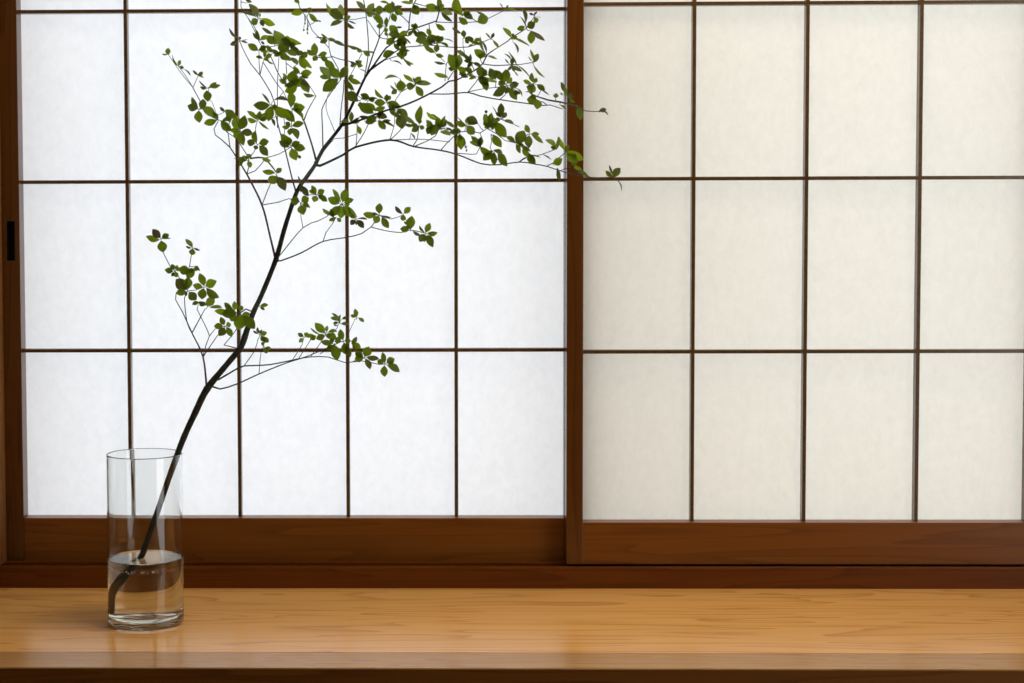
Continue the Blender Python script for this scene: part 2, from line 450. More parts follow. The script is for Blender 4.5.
T['mid_left'] = (twig_purple, [
    [(276, 261, 2.6), (270, 236, 1.9), (262, 205, 1.9), (247, 174.5, 1.7), (238, 160, 1.3), (230, 147.3, 1.2), (222, 140, 1.1), (215.4, 135, 1.0), (214, 129, .9), (218, 121.5, .9)],
    [(262, 205, 1.0), (270, 185, .9), (277, 175, .8)], [(262, 205, 1.0), (279, 202, .9), (289, 198.6, .8), (299, 202, .7)],
    [(247, 174, 1.0), (255, 171, .9), (261.5, 164, .8), (265, 159, .9)], [(247, 174, 1.1), (249, 160, .9), (240, 144, .9), (236, 138, .8), (226.5, 132, .7), (221, 121, .7)],
    [(230, 147, .9), (229, 140, .8), (228, 133, .8), (221, 121, .7)], [(249, 158, 1.0), (254, 152, .8), (257.5, 144.5, .8)], [(250, 158.5, 1.6), (258, 157.5, 1.7), (265, 158, 1.4), (276, 172, 1.2)],
    [(256, 143, .8), (255.6, 127.6, .7), (257.5, 120, .7)], [(265, 158, .9), (279, 154, .8), (291, 147, .8)], [(192.7, 87.4, .9), (199, 99, .9), (203, 107, .8), (212, 117, .8), (218, 120, .8)],
    [(168, 54, .5), (181, 73, .6), (193, 87.5, .7)], [(178.5, 66, .5), (185, 75, .6), (193, 87.5, .7)], [(198.5, 75, .6), (193, 87.5, .7)], [(209, 87, .6), (208, 98, .6), (212, 102, .5), (218, 119, .6)],
    [(198.5, 109.5, .8), (203, 107, .8)], [(240.5, 131, .8), (236, 138, .8)]])
T['mid_right'] = (twig_green, [
    [(276, 260, 1.8), (280, 261, 1.5), (301, 253, 1.4), (323, 241.5, 1.2), (346, 237.5, 1.1), (361.7, 233.6, 1.1), (371.5, 226.7, 1.0), (378.5, 215, .8)],
    [(371, 227, 1.0), (385, 230.6, .9), (401, 232.6, .9), (410, 230, .8), (425, 233, .9)], [(323, 241.5, .9), (326, 232.6, .8), (333, 223, .7), (336, 217, .7)],
    [(277, 258, 1.2), (281, 254, 1.0), (303, 227.7, .9), (318, 221, .9), (326, 217, .8), (341.5, 204, .8)], [(303, 228, .8), (301, 217, .7), (300.5, 203, .7)],
    [(378.5, 215, .8), (391, 219, .7), (403, 215, .7)], [(403, 215, .7), (411, 229, .8)], [(296, 194, 1.3), (302, 184, 1.0)], [(303, 187, .9), (308, 195, .8), (317, 194.5, .8)],
    [(341.5, 204, .8), (349, 212, .7), (356, 219, .7)]])
T['top_left'] = (twig_purple, [
    [(296, 192, 1.8), (291.5, 176, 1.4), (285, 149.5, 1.3), (280, 132, 1.2), (276, 116, 1.1), (275, 104, 1.0), (271, 93, 1.0), (260, 75, 1.0), (251, 64, .9), (243, 49, .8), (239.5, 41, .8)],
    [(260, 75, .9), (263, 62, .8)], [(260, 75, .8), (259, 60, .7), (259, 50, .7)], [(263, 62, .8), (277, 84, .8), (283.6, 91.6, .8), (277, 100, .7)], [(283, 91, .7), (291, 108, .7)],
    [(263, 48, .7), (269.5, 54, .9), (277, 71, 1.0), (281, 78, .9), (290, 90, .9)], [(277.5, 128, .9), (277.5, 84, .8), (279, 56, .7)], [(286, 62, .8), (286.7, 74, .9)],
    [(248, 18, .7), (255, 28, .8), (258, 40, .8), (263, 48, .8)], [(241, -3, .7), (241, 7, .7), (248, 18, .7), (258, 38, .7)],
    [(282.5, 141, .9), (285, 128, .7), (283, 112, .7)], [(286, 44, .9), (286, 55, .8), (286, 63, .8)], [(286, 63, .8), (300, 74, .8)], [(263, 48, .8), (275, 46, .8), (286, 44, .8)]])
T['centre_up'] = (twig_green, [
    [(316, 160, 2.2), (312, 145, 1.7), (304, 121, 1.5), (301, 116, 1.2), (292, 108.5, 1.1)], [(304, 120, 1.3), (308, 110, 1.0), (313, 101, .9), (316, 96, .8)],
    [(323, 149, 1.3), (322.5, 128, 1.1), (322, 109, 1.0), (326, 100, .9), (336, 86, .9), (341, 79, .8)], [(334.6, 131, .8), (330, 120, .6), (326, 108, .6), (328, 95, .6), (336, 84, .6)],
    [(340, 125, 1.2), (341, 110, .9), (343.5, 90, .9), (344, 80, .9)], [(320, 156, .8), (334.6, 138.6, .7), (343.5, 138, .7), (356.6, 134, .7)],
    [(341, 79, .8), (338, 68, .8), (331, 56, .9), (329, 48, .8), (312, 30, .8), (308, 20, .7), (300, 8, .9), (296, -3, .9)], [(331, 56, .9), (339, 59, .9), (353, 62, .8), (357, 64, .8)],
    [(316, 96, .7), (309, 85, .6), (302, 76, .7)], [(292, 108.5, .9), (292, 116, .8), (291.5, 125, .8)], [(329, 48, .7), (329, 40, .8), (346, 46, .9), (360, 50, .9)],
    [(331, 57, .8), (322, 58, .8), (316, 57, .8)], [(344, 79, .7), (348, 80, .8), (353, 98, .8)], [(302, 76, .7), (292, 80, .8)], [(304.5, 14, .6), (305, 24, .5)], [(307, 15, .6), (308, 30, .5)]])
T['right_low'] = (twig_green, [
    [(316, 165, 3.0), (320, 165.8, 2.6), (343.5, 154.7, 2.2), (355, 147.4, 2.1), (390.3, 140, 2.0), (413.7, 146.6, 1.6), (440, 150.3, 1.5), (457.7, 154.7, 1.4), (481.6, 163.8, 1.3), (499, 164.7, 1.2), (520, 162, 1.2), (534, 164, 1.1), (547.5, 166.5, 1.0), (564, 172, .9), (590.6, 177.3, .8), (612, 177.3, .8)],
    [(355, 147, 1.0), (361, 138, .9), (368, 125, .8), (372, 115, .8)], [(356, 146, .9), (357, 133, .7), (357, 124, .7)], [(390, 140, 1.0), (400.5, 130, .8), (404, 121, .8)],
    [(390, 139, .8), (394, 126, .7), (395, 113, .8)], [(413, 146, 1.0), (417, 140, .8), (419, 126, .8)], [(414, 146.6, 1.1), (425, 142, .9), (435.7, 135.6, .9), (440, 127, .8)],
    [(441, 150, 1.0), (447, 143, .9), (454.7, 135.6, .9), (460, 132, .9)], [(391.7, 140, .8), (422.5, 139.3, .7), (450, 142, .7)], [(457.7, 153.2, .8), (476.4, 154, .8), (480, 147, .8)],
    [(519, 162, 1.0), (524, 158, .9), (540, 155, .8), (556, 149, .8)], [(547, 166, .9), (553, 163, .9), (560, 157, .9), (566, 152, .9)], [(519, 162, .8), (526, 158, .7), (530, 154, .7), (519, 145, .7)],
    [(528, 134, .8), (522, 140, .8), (516, 143, .9), (505, 140.5, .7), (497, 134, .8), (487, 128.5, .9), (480, 133, .9), (470, 131, .9), (459, 132, .9)], [(491, 134, .9), (491.6, 142, .7), (490, 148, .7), (493, 152, .7)],
    [(501, 119, .7), (494, 125, .7), (487, 128, .7)], [(460, 132, .8), (450, 130, .8), (440, 128, .8)], [(560, 171, .8), (574, 166, .8), (582, 172, .8)], [(590, 177, .6), (575, 169, .7)],
    [(493, 163.5, .9), (499, 158, .8), (501, 152, .7), (495, 150, .7)]])
T['right_high'] = (twig_green, [
    [(342, 125.5, 2.6), (355, 122, 2.2), (370, 116.5, 2.0), (386, 110.5, 1.9), (402, 106, 1.9), (417, 100, 1.8), (430, 93.5, 1.7), (441.7, 87, 1.6), (448.7, 81.4, 1.5), (456.6, 80, 1.4), (465, 76, 1.3), (474.5, 70.5, 1.3), (480, 66.5, 1.3)],
    [(430, 94, 1.1), (449, 94, 1.1), (468, 92.5, 1.2), (480, 96, 1.2), (499.5, 99.6, 1.1), (520, 102.5, 1.1), (543, 105.5, 1.0), (550, 105, .9), (562.5, 109, .8)],
    [(468, 92, .9), (476, 82, .8), (480, 76, .8)], [(468, 92, .8), (482, 89, .7), (500, 87, .7)], [(500, 99.5, .9), (505, 95, .8), (508, 87, .8)], [(396, 108, .9), (395.5, 100, .8), (401, 92, .8)], [(401, 92, .8), (408, 88, .7), (416, 84.5, .8)],
    [(445, 81, .8), (446.4, 64, .7), (450, 58, .7), (461, 50, .7)], [(448, 80, .9), (453, 72, .8), (457, 70, .8)],
    [(530, 93, .8), (537, 96.5, 1.2), (548, 100, 1.6), (560, 102, 1.7), (569, 104, 1.3), (575, 107, 1.0), (586, 111, .8), (603, 111.5, .7)], [(547, 105, .9), (543, 102, .8), (537, 101, .8)],
    [(532, 93, .8), (532, 84, .8)], [(474, 70, .9), (471, 62, .8), (465, 56, .8)], [(465, 56, .7), (463, 45, .6), (463, 38, .7)]])
T['high_tip'] = (twig_purple, [
    [(478, 68, 1.3), (483, 63.4, 1.4), (487, 55, 1.4), (497, 48, 1.0), (508, 41, 1.1), (511, 38, 1.2), (526, 28.5, 1.0), (532.5, 19.5, .7), (535, 15, .6)],
    [(483, 64, 1.0), (495, 65.5, 1.0), (508, 65, 1.0), (520, 64.5, .8), (532, 62.5, .8)], [(487, 57, .8), (483, 50, .8), (482, 43, .7)], [(511, 65, .9), (515, 70, .8), (517, 67, .8)]])
T['top_centre'] = (twig_purple, [
    [(405, 36, 1.3), (409, 29, 1.3), (409.2, 22, 1.2), (410.6, 11.7, 1.1), (413.8, 4, 1.1), (418, -4, 1.1)], [(409, 23, .9), (403, 17, .8), (397, 13, .8)],
    [(409, 30, 1.3), (418, 27.3, 1.3), (429.5, 23.4, 1.3), (436.5, 21, 1.3), (439, 12.5, 1.3), (439.5, 8, 1.1)], [(436, 22, .9), (455, 22.5, .8), (477, 21.7, .8), (488, 18.5, .8), (503, 11, .8)],
    [(463, 15, .9), (470, 17, .8), (477, 21.7, .8)], [(440, 11, .9), (450, 8, .8), (461, 14, .8)], [(414, 3, 1.0), (425, 6, .8), (438, 10, .8)], [(429, 24, .9), (430, 34, .8), (437, 41, .8)], [(416, 28, .9), (421, 34, .8), (426, 38, .8)]])
T['top_middle'] = (twig_green, [
    [(366, 76, 1.5), (374, 52, 1.3), (379.4, 37.5, 1.2), (379.4, 26, .9), (380, 12, .9)], [(379.4, 37, .9), (385.6, 28, .8), (389, 20, .8), (391, 12, .8)], [(379.4, 37.5, .8), (367.6, 20, .7)],
    [(364, 80, 1.1), (368.4, 50, 1.0), (366, 14, 1.0), (363, -2, 1.0)], [(379.4, 37.5, .9), (386, 39, .8), (394, 40, .8)], [(372.7, 67.4, 1.4), (390.3, 55.7, 1.2), (402, 48, 1.0), (420, 46, 1.0), (430, 45, .9), (447.4, 47, .9), (468, 47, .9), (478, 44, .8), (491, 38.5, .8)],
    [(371, 70, 1.1), (385, 60, .9), (394, 57, .9), (404, 54, .8)], [(362, 53, .8), (358.6, 60, .7), (356, 65, .7), (349, 78, .7)], [(374, 53, .8), (366, 51, .8), (361, 51, .8)], [(402, 47.5, .8), (404, 40, .8), (398, 34, .8)],
    [(430, 45, .8), (436, 43, .8), (440, 39, .8)], [(428, 46, .8), (434, 52, .7), (445, 62, .6)], [(418, 46, .7), (426, 40, .7)]])

# leaves: base u, v, tip u, v, apparent width (photo pixels)
LV = '''168.2 55 168.2 47.8 5|168 54 161.5 53.5 1.2|178.5 66 172.5 54 2.2|178.5 66 180.5 60 3.5|179 67 184 67.6 3.4|184 69 190.5 76.2 1.6|198.5 75.5 192.5 70 2.3|198 76 202.8 71.5 4|199 76 204 77.8 1.6
206.9 88.4 199 80.3 1.8|206.5 88.5 200 86.8 2.8|209 88 216.5 82.2 4.6|209.5 86.5 220.6 85 3.4|208 101.6 206.6 90.2 8.2|198 109.5 191.7 96.7 4.4|197.5 108.8 187.4 105.5 7.6|198.7 110.5 199.6 123 8.2|201.3 109.5 203.2 98.7 7.4
217 120 203.8 123.7 6.6|216 118 201.5 107 8.6|225 111.5 219.5 107 3|221 121 232 131 8|218 119.5 213 111.5 5|236 118 225 109.5 8|236.5 130 236.5 115 9.5|240 129.5 245 115 9|240 131 234 138 6.5|222 121 232 116.5 5|230 123 228 113 6
241 132 253 133.5 7.4|241 132 243.6 145.8 7.6|256.5 143.5 255.4 130.3 6|259 143.8 269 141.3 7.4|259.5 145.5 268 156 7.6|255 143.8 247 141 7|257 120 247 110.8 4.6|257 121 247.3 118.3 4.8|258 119 260 110.8 5|258.5 121 269.2 129.6 2.4
270 105 253 105 8.6|270 104 261.8 93 2.6|272 101.5 288 101 4.6|271 106 268.5 121.5 9.5|273 106.5 291 117.5 9|283 108.5 295 122 9|258.5 119 267.5 113 5.4|271 118 274.8 126.2 3|293 108.5 305 107 9.2|291.5 107 289.5 91 8.5|294 110.5 303 119.6 3.6
292 126 304 123 6.6|290.5 126 285.3 122.2 4.6|292 128 297.8 139.5 6.6|314.5 95.7 303 93.2 3.4|301 81 308.5 92.5 7|290.5 145.5 281 133.5 8|289 147.2 279 141 7|291 146 300 142 6.5|293 146.5 305.5 149 7.8|291.5 148.5 296.5 160.6 9|298 155 301 158.5 3|290 145 289 137 6
247.5 159.5 241.8 156 3.2|243 158 233 158.3 1.4|246.5 160.5 237 158.5 5|248 161 250.8 167.8 5|243.5 160 239 166.5 4|262 159.5 271 161 4|267 162 275 171.5 1.5|275 173 262 171 5|276.5 173.5 281.6 168 5.2|276.5 176.5 268 182 9|278 177 285.5 191 9
301.5 184 298 175.5 2|302 184 301 192.5 4|302 186 308.5 196.5 6|301 182.5 290 182.2 1.4|303 182.5 311 181.5 1.8|299.5 201.5 290.5 199.5 9|301.5 201.5 309 198 8.4|301 205 303.8 215 9|303 205 310.5 208 2.6
316 194.5 311.5 185.3 5|315.5 194 309 190.5 4.2|317.5 194.3 324.5 190 6|316 195.5 313.8 202.2 6.6|318.5 195.5 327.5 201.5 5.6|341 202.5 332.3 188.8 4.8|339.5 203.5 327.7 198 8|342.5 202 346.3 188.5 8.4|344 203 353.8 199.5 5.6|341.5 206 341 218.5 9|340 206 331.5 216.5 8|343 206 350.5 217 7.4|347 206 357.3 217.5 4.8|344 205 350 204 4
357 218.5 367.5 219.6 2.4|355.5 219.8 350.5 225 5.4|357 220 363.8 228.3 6|355 218.5 349 214.5 4|331 215.5 322.4 208.3 4|333.5 217.5 331 208.5 5|336 218 328.8 220.7 4|337 218 341 222 4
377 214 363 214 6.4|379 213.5 380 203 7.2|379 216 374.7 223.5 7.6|382 217 388.8 228.3 6.8|382 215.5 391.5 217.6 2.4|402.5 214 395.2 206 4.2|404 213.5 410.7 207.2 6|403.5 214.5 402.5 221 5.4|410.5 229 412 215.7 8.8|409 230.3 400 228.8 6.4|413 231 420.5 236 3.5|407 225 404 221 2.4
424.5 232.5 419.4 225.3 2.4|425.3 232.5 430 222.8 6|427 233.2 437.7 232.5 4.8|427 235 433.2 247.5 7|424.5 234 419.5 242 7.4|160.5 238 152.5 229 7.4|159.5 239.8 145.8 236 6.2|161.8 237.8 169 234.2 5.8|162 238.8 171.2 238.4 1.8|161 240.8 163.2 252.5 9.4
192.5 247.5 185.5 238.8 4.2|191.5 248 185.5 246.3 2.2|193.5 247.8 200.2 250.3 2.2|193 248.5 191.5 255.2 6.4|173 271.3 164.5 269.7 6|174 270 171.5 264 4.8|175.5 270 177.3 265 3.6|175 272 177.3 277.5 5|176 270.5 181 268.5 4.2|174 272 171.5 276.5 3
190 272 178.8 268.3 9|187 278.5 195 268.5 8.6|193.8 270.5 197 265.8 2.2|197 265.8 200.2 271 2.4|190 268 193 272 4|204 286 199.5 273 7.4|205.5 286 216.8 280.8 8.8|206.5 287.8 219.3 297.8 8|203.5 288.3 202 299.5 8.8|202.5 286.8 192.5 285 6.4
187 289.5 175.8 279 11|188 289 188 277 9|186.5 292 175.4 293.4 7|189 292 196.5 300 8.8|198.5 302 192 304.5 4.2|199 301.5 204.5 306 5|206 305.5 214.8 298.3 8.4|209.5 307 222.2 308 3.6
233.5 310.5 224.2 302.6 6|234.5 310.5 234.5 301 5.6|229.5 313 214.2 310.8 6.4|237 313 221.5 314.5 10|236 314 230.5 321 9|240 314.5 238.5 330 12|241.5 316 250.5 313.5 6|243 316 255 329 10|240 311 242.2 305.5 5.2|260 306 268.4 305 4|260 307 264.8 310 3
224 325 220.5 316.7 5.6|223.5 326.5 213.8 326.4 6.2|224.5 327.5 219 336.2 8|226 326 231 324 5.4|226.5 327 232 337 6.2|259 333.5 257.5 327 3|258.5 334 253 330.5 2.4|260 334 262 329.5 2.6|260.5 335 267 332.5 5|261.5 336.5 268.8 342.3 5.4|261.5 345 265 342 3.4|265.5 347.5 271.5 348.6 4
303.5 336.5 297.7 333 4.2|305 336.8 308 332.5 5.4|303.5 338.5 298.8 342.6 4|310 339.5 316 335.5 5.2|325 333 314.7 322.8 8|320.5 334.5 310 327.5 2.4|324.5 335 316 339 6.4|326.5 332 327.5 325.5 3.6|328 332 337.5 331.5 3.6|327 334.5 336.5 339 7.4
333 343.5 320.5 341.5 5.6|334 344.5 337.3 360.5 9.6|333 345 327 350 6|343 340 340.3 329 6.4|341 341 335 338.5 7.4|345 340.5 350.5 341.5 6|344 342.5 347 355 8.2|345 345 350.3 357.5 6|351.5 344 356.8 336.5 4.4|352 343.5 361 348.3 6.2|364.5 356.5 369 346.5 9.2|366.5 357 379.3 359 5.6|365.5 358.5 370.2 369.5 5.8|363.5 358 354.5 359.5 8|363 357 355.5 350 6.6
385 363 382.3 351.8 5|386.5 363 394.6 358.5 7.6|387 365 399.8 372 7|384.5 365.5 384.8 377 7.2|383.5 363 377.3 360.5 6|339 317.5 331.5 313 2.2|339 321 330.2 317.8 4.2|340 324 341 314.5 3.2|342 319 347.5 316.5 3|341 324 349.5 323.8 3.6|338 325 333.5 324.2 1.6|356 317.5 355 308.6 4.6|358.5 317.8 364 322.4 3.6
258 17.5 249 3.5 6.6|256.5 17 241.3 12 4.6|258 19.5 251 23.5 7.2|260.5 19.5 263.5 26.5 5|261.5 18.5 275.5 24.8 5.8|260 17 260 13 2|252 2 245 -2.5 3.4|238.5 38.5 229 28 2.5|237.5 41 229.8 44.8 4.2|239 40 240.2 36.5 3|241 40.5 248 39.5 1.4|241 41.5 248 43 1.6
260 40 252.5 32.5 3|260 40 256 29.5 3|273 34 261.5 27.5 3|260 40 268.5 35.5 5|275 44 266 35.5 8.4|258 50.5 247.8 43.7 6.8|258.5 50 265.5 49 4.4|274 52 266.5 45 4.6|287 42 273.8 30 9.2|286 36.5 302 43.8 4.6|288 42 279.5 52.5 10.5|289 44 299.5 53.5 5.2|285.5 42 271.5 43.5 6.4|282 38 292 46 7
262.5 58.5 255.8 56.2 3.6|263.5 58.8 269.3 60.6 3.4|266 60 273.5 64.2 1.4|281.5 55 270.5 49.5 4.4|281 51.5 287.5 60.5 7|286 50 296.5 56 6|290 46.5 300 55 6.4|290.5 57.5 298 65 5|301 57.5 307.5 52 6.4|303.5 57 312.3 68.3 4|299.5 56 305.5 69 8.4|300.5 73.5 312 72.3 7.4|300 74 293.5 66 4|291 61 283 54 5
316 55.5 314.3 42.7 7|314.8 55.3 306.8 49.7 4.8|317 56 313.2 61 5.6|318 55.5 327 52.8 5|320.5 57 328 61.5 5.2|292 84.5 292 70.8 11|286.5 80 282.5 73 3.2|286 84 279 79.5 5|303 78.5 308.5 93 7|297.5 84.5 284.5 92 9.4|302 76.5 297.5 87 8|300.5 80 289 84.5 7|330.5 80 319.8 66.5 8|328.5 79 319.5 76.5 5|338 78.5 322.5 91.5 11.5
341 77 328.5 68 9|341 78 347.5 66 8|324.5 60 335 68.5 7.4|347.5 78 361.5 83.5 4.6|347 80.5 354.5 90.5 4.6|328 38.5 321 33.6 2|328 38.5 315 37.2 2.4|328 38.5 335.5 39.6 3.2|332 41 345.5 45.8 4.6|347.5 45 359.5 48.5 2.4|362 51.5 356.8 49.8 4|363 51 370 56 5|374 52 367.5 51 2.2|355.5 64.5 350 66.2 4|357 64.5 363 66 4.2|357 63.5 362 61 4.2|356.5 63.5 357.5 60 3|359 68.5 366.5 72.5 1.5
303 12 291 14 6|309 13.5 318 21.8 4.6|316.5 20 321.5 21.6 1|308.5 13 311 7.5 5.6|299.5 3.5 294.5 -1.5 4.4|343 17.5 325.8 2.5 4.6|343.5 19 330 9.5 9|342 17.5 340.5 4 6.4|342.5 21 330.3 26.3 5.6|345.5 19 350.5 16 4|347 20.5 356.2 24.2 2.4|346.5 22 354.8 28.4 3
366 10 356 1 5.4|366.5 11 374 3 6.6|366 12 377.5 15.5 5|366.5 12 372.5 16.6 4.4|384 10.5 374.5 9.5 8.8|396 9 383.5 7.5 9.8|392 13 395.8 22 6.2|395 9 403 14.8 5.2|389 4 380 1.5 1.8|393.5 7 402.5 6 3|375 13.5 383.5 24.5 6.2|387 27.5 386.5 17 4.2|382 24.5 372.8 15.5 4.4
398.5 33.5 389.5 25.5 7.6|401 35 388 34.5 7.2|394.5 38 386 44 7|388 36 384.5 32.5 3.2|396.5 35 407.5 43.5 7|399 36 408 31 4.6|396 27 402.5 27 1.6|403 41.5 402 56.5 6|394 43 399.5 50.5 4|402 48 410 50.5 2.2|405.5 38 411 44 2.2|412.5 3.5 400.5 2 4|413.5 4.5 418.5 14.8 9|414 30.5 415.5 22.8 5|411.5 28 417.5 34.5 4
394.5 52 382.8 56.5 7.4|403 46.5 402 60 6.2|392 61 402.5 65.5 2.4|402.5 58 414 64 2|405 59 411.5 66.5 1.2|400 78.5 384.3 79.4 3.8|413 82 403.3 74 3.6|401.5 91.3 400.3 79.8 9.6|415 86.5 406 85 7.4|415.5 84 420.5 76.5 6.6|417 84.5 431.2 83.6 6|416 86 423 96.5 7|415 83 413 77.2 2.4|397 89.8 390.2 85 1.4|395.5 86 394 81.8 1.2|445 63.5 433.8 61.8 2|448 77.5 434 72.8 3.4
439 10 438 -3.5 5.2|438 10.5 425.5 5 8|440.5 10.5 453 14.5 6|441 12.5 452.5 21.5 3|463 15.5 455 -3 8.4|463.5 14 473.3 19.5 6.2|458.5 17.5 468 24 6.4|488.3 18 477.3 22.5 10|436 24 445.3 30.3 4.4|461.5 33.5 452 27.6 2.4|464.5 37.5 463.5 30 5|464.5 38 474 39 5|471.5 42.5 483 45.5 4|465 39 469.5 43.3 2.8|484.5 52 480 35.5 2|472 44 468.5 46.5 2|474 43 469 37 4
427.5 36.5 416.5 32.5 5|430.5 36 427 28.5 5|436.5 36 426.5 41 8.4|433.5 39 441.5 37.5 6.2|426.5 38 415.5 41.5 9|424.5 41 427.5 51.5 5|426.5 47 435 52.5 4.2|437.5 44 436 52.5 5.6|441.5 39 453.5 42.4 2|438.5 42 448.5 47.4 3.6|415 30 415.5 23 4.8|414.5 30 418.5 37.5 4.2|421 42 432 44 6
436 54.5 443.8 56.3 4|456 70.5 448.5 54 10|456.5 68.5 459.5 54.5 7.4|456.5 50 466.5 57.5 5|470.5 64.5 462.5 52.5 4.8|471.5 61 470.5 54 3|468 70 456.5 67.5 5|465 67.5 472.5 73.5 5|472.5 63 481.5 66.3 3|468.5 77 459 71.5 3|467 73 476.5 78.5 4|485.5 57 474 49.5 7.6|486.5 53 481 40 3|487.5 56 497.5 59 3.2|493 40 498.3 48 3.6|480.5 60 483 52 3
486 73.5 476 69 9.2|482 69 487 75 5|496 79.5 489.5 68 8|503.5 81 495 70 6|504.5 83 506 69 6.4|478 76.5 488.5 85.5 8.4|483 80 487 91 6.6|480 78 497.5 82 5|476 76 468.5 79.5 3.2|503 10 499.3 3 1.6|506.5 10 508 4.8 2.2|504 9 517 11 3.4|485 14.5 476 11 1.5
525.5 23.5 522 8.7 4.6|525.5 26.5 519.2 15.8 2.6|527.5 27.5 535.3 22.5 7.8|531 31 531 44 7.6|530 30.5 545 41 2.8|533.5 15 529 13.5 2.6|533.5 15.5 537.3 11.5 2.2|534.5 16.5 541.5 17.6 1|511 37.5 502.5 27.5 3.6|511 37.5 517.5 36.8 4.4|514 38.5 530.5 47 4|513 42 517.8 53.5 3|491 38.5 494.3 32.8 3|491 38.5 485.3 32.8 1.4
516.5 64.5 507.8 50.5 3.2|512 61 503.8 53.6 2.4|509 64 505 58.5 2|511.5 64.5 513 57.5 4.4|511.5 66 522.3 71.5 4.6|513.5 70 518.3 76.5 2|517 65 530.5 78 2.8|533.5 60.5 530 49 3.6|534 62.5 538.5 53.5 5.6|532.5 61.5 528.5 56 1.6|533 64 545.2 77.5 3.8|506.5 86 492.5 95.5 7.8|503 82 507.5 69 6.2|507 83.5 512 77.5 6.2|509.5 86 519 83.5 6.4|509 88 517 100 7.2|516 88 522 97.5 2.4|508 87 505.5 94 5|512 90 512 82 5
531.5 83.5 523 80.5 3.8|533 82.5 532 72.5 4.4|534 83 536.5 77.5 4|534 84.5 530 94 8.6|537 84.5 545 90.5 5.4|541 90 549.5 95.5 2.2|530.5 92.5 525 92.2 1.4|537 100.5 526.8 99.3 9|537.5 99.5 537 109.5 8|555.5 98 556.3 93 5|565 92.5 560.8 81.8 3.4|565.5 96 564 86 4|567 94.5 573.5 97.5 5|569.5 98 575 103 3|560 105 566 109.3 2.6|569 104 577.5 111 2.6|578.5 106 580.5 120.5 7.2|574 104.5 584 111 3|563 95 560.5 92.5 1.6|599 111 606.5 109.2 4.6|602 111 608.2 115.8 2.2
358 101.5 345.5 92.5 10|370 99.5 360.5 94 6.2|362 99 378 99 3.4|384 98.5 375 88.8 3.2|387 101.5 387 94 5.2|385.5 103 374 102.5 7.4|387.5 102 401.5 107.5 6.4|388.5 104 393.5 115.5 6.2|373.5 113.5 358.5 103 9.4|368 116.3 359 116.2 3|351 122 351.5 111.5 5|350.5 122 360.5 121 4.4|377 116.5 365.5 123.5 8|377.5 113.5 387.5 117.5 6.4|374.5 110.5 385.5 107 5|397 109 408 117 7.2|399 115 402.5 129 11|404 115.5 415.2 123.2 5.2|393.5 111 400.5 121.5 4.4|404 124.5 413.5 126 3|378 120 385.5 129.5 6.2|383 122 394.5 127.3 3|358 126 360.5 134.5 5|366 103 376 110 7|365 122 377 121 6
419.5 124 420.5 105.2 7.2|419 126 411.5 131.5 6|419.5 126 424.5 128.5 4.4|411 133 415 139.3 1.6|438.5 120.5 426.5 111.5 3.2|438.5 118.5 431 114 2|434 127 426 120 5|432 124.5 427.5 134.5 6.4|438 124 431 135.5 9|440 130 437.5 116.5 7|443.5 126 445.5 115.5 3.2|445 121.5 455.5 127.5 4.2|440 132 451 135.5 5|446 127.5 452.5 130.5 2
459 134 461 150 9|466.5 125.5 456 121.5 5.4|465 125 457 116.5 2|461 131 451.5 130.5 5|478 123.5 466.5 117.5 8.6|466.5 125.5 474.5 134.5 8.4|471 136 479 147 5.6|479.5 147 469.5 141.5 5|480 146.5 481 136.5 5.4|501 117.5 501 102.8 6.2|499.5 117 492 105.5 1.8|502 118.5 506.5 112.5 4.6|504 120 514 124.5 4|512.5 123.5 520.5 127.3 .9
487 128 484.5 113.5 6.8|489 126.5 491.5 112.5 6.4|486 113.5 486.5 110 3|492 130 494.5 117.5 8.4|496 122 506.5 137.5 10|484 128 497 124.5 4.4|493 134.5 501.5 147.5 7.4|482 137 481 147 3|480 146.5 492 155.5 6.2
529.5 133 525.5 124.5 5.2|516 143.5 524.5 130.5 11|515 142 506 136.5 5.2|529 135.5 529 148.5 7.8|531 133.5 543.5 143.5 3.4|516 144 520.5 153.5 4.2|516.5 142 524 145 2.4|519 144.5 531 151.5 4.2|492 150.5 483 160.5 8.4|494 152 494 165.5 6|498 151.5 507.5 166.5 7.2|493.5 150 502.5 155.5 5|523.5 146.5 527.5 157.5 6|528 153 535.5 165 6.2|530.5 155 541 157.5 2|543.5 155 551.5 160.3 2
556.5 147.5 544.8 139.8 5.6|557.5 148.5 559 136.5 4.2|556.5 148.5 550.5 146.5 4|564.5 150.5 558 136.5 3.6|566 152.5 568.5 144.5 4.2|566.5 150.5 583.5 160 8|566.5 152.5 577.5 162.5 9.4|553 164 562.5 158.5 7.6|557.5 168 560 181.5 4.8|574 158.5 574 167.5 5|573 165.5 583 172.5 3.2|575 170.5 588.5 176.5 3|583 173 589.5 176.6 2|612.5 177.5 620.5 167.8 7.4|612.5 177 605.5 170.5 4.2|613 175.5 609 164.8 3|615 178.5 621.3 191.5 1.8'''
leaves = [tuple(float(x) for x in s.split()) for line in LV.split('\n') for s in line.split('|')]

base_w = at(MAIN[0][0], MAIN[0][1], STEMY)
br = empty('leafy_branch', base_w)
tag(br, 'tall slanting cut branch with small green leaves, standing in the glass vase', 'branch')

bm = bmesh.new(); stem_tube(bm, MAIN, 14, .05)
# slight swellings where side shoots leave the stem
for (u, v, w) in ((207, 389, 8.5), (276, 260, 6.6), (240, 348, 7.2), (316, 163, 5.0), (342, 125, 4.2)):
    bmesh.ops.create_icosphere(bm, subdivisions=2, radius=w / 2 * PXM * .93, matrix=Matrix.Translation(bp(u, v)))
adopt(link('main_stem', bm, bark_m, smooth=True), br)

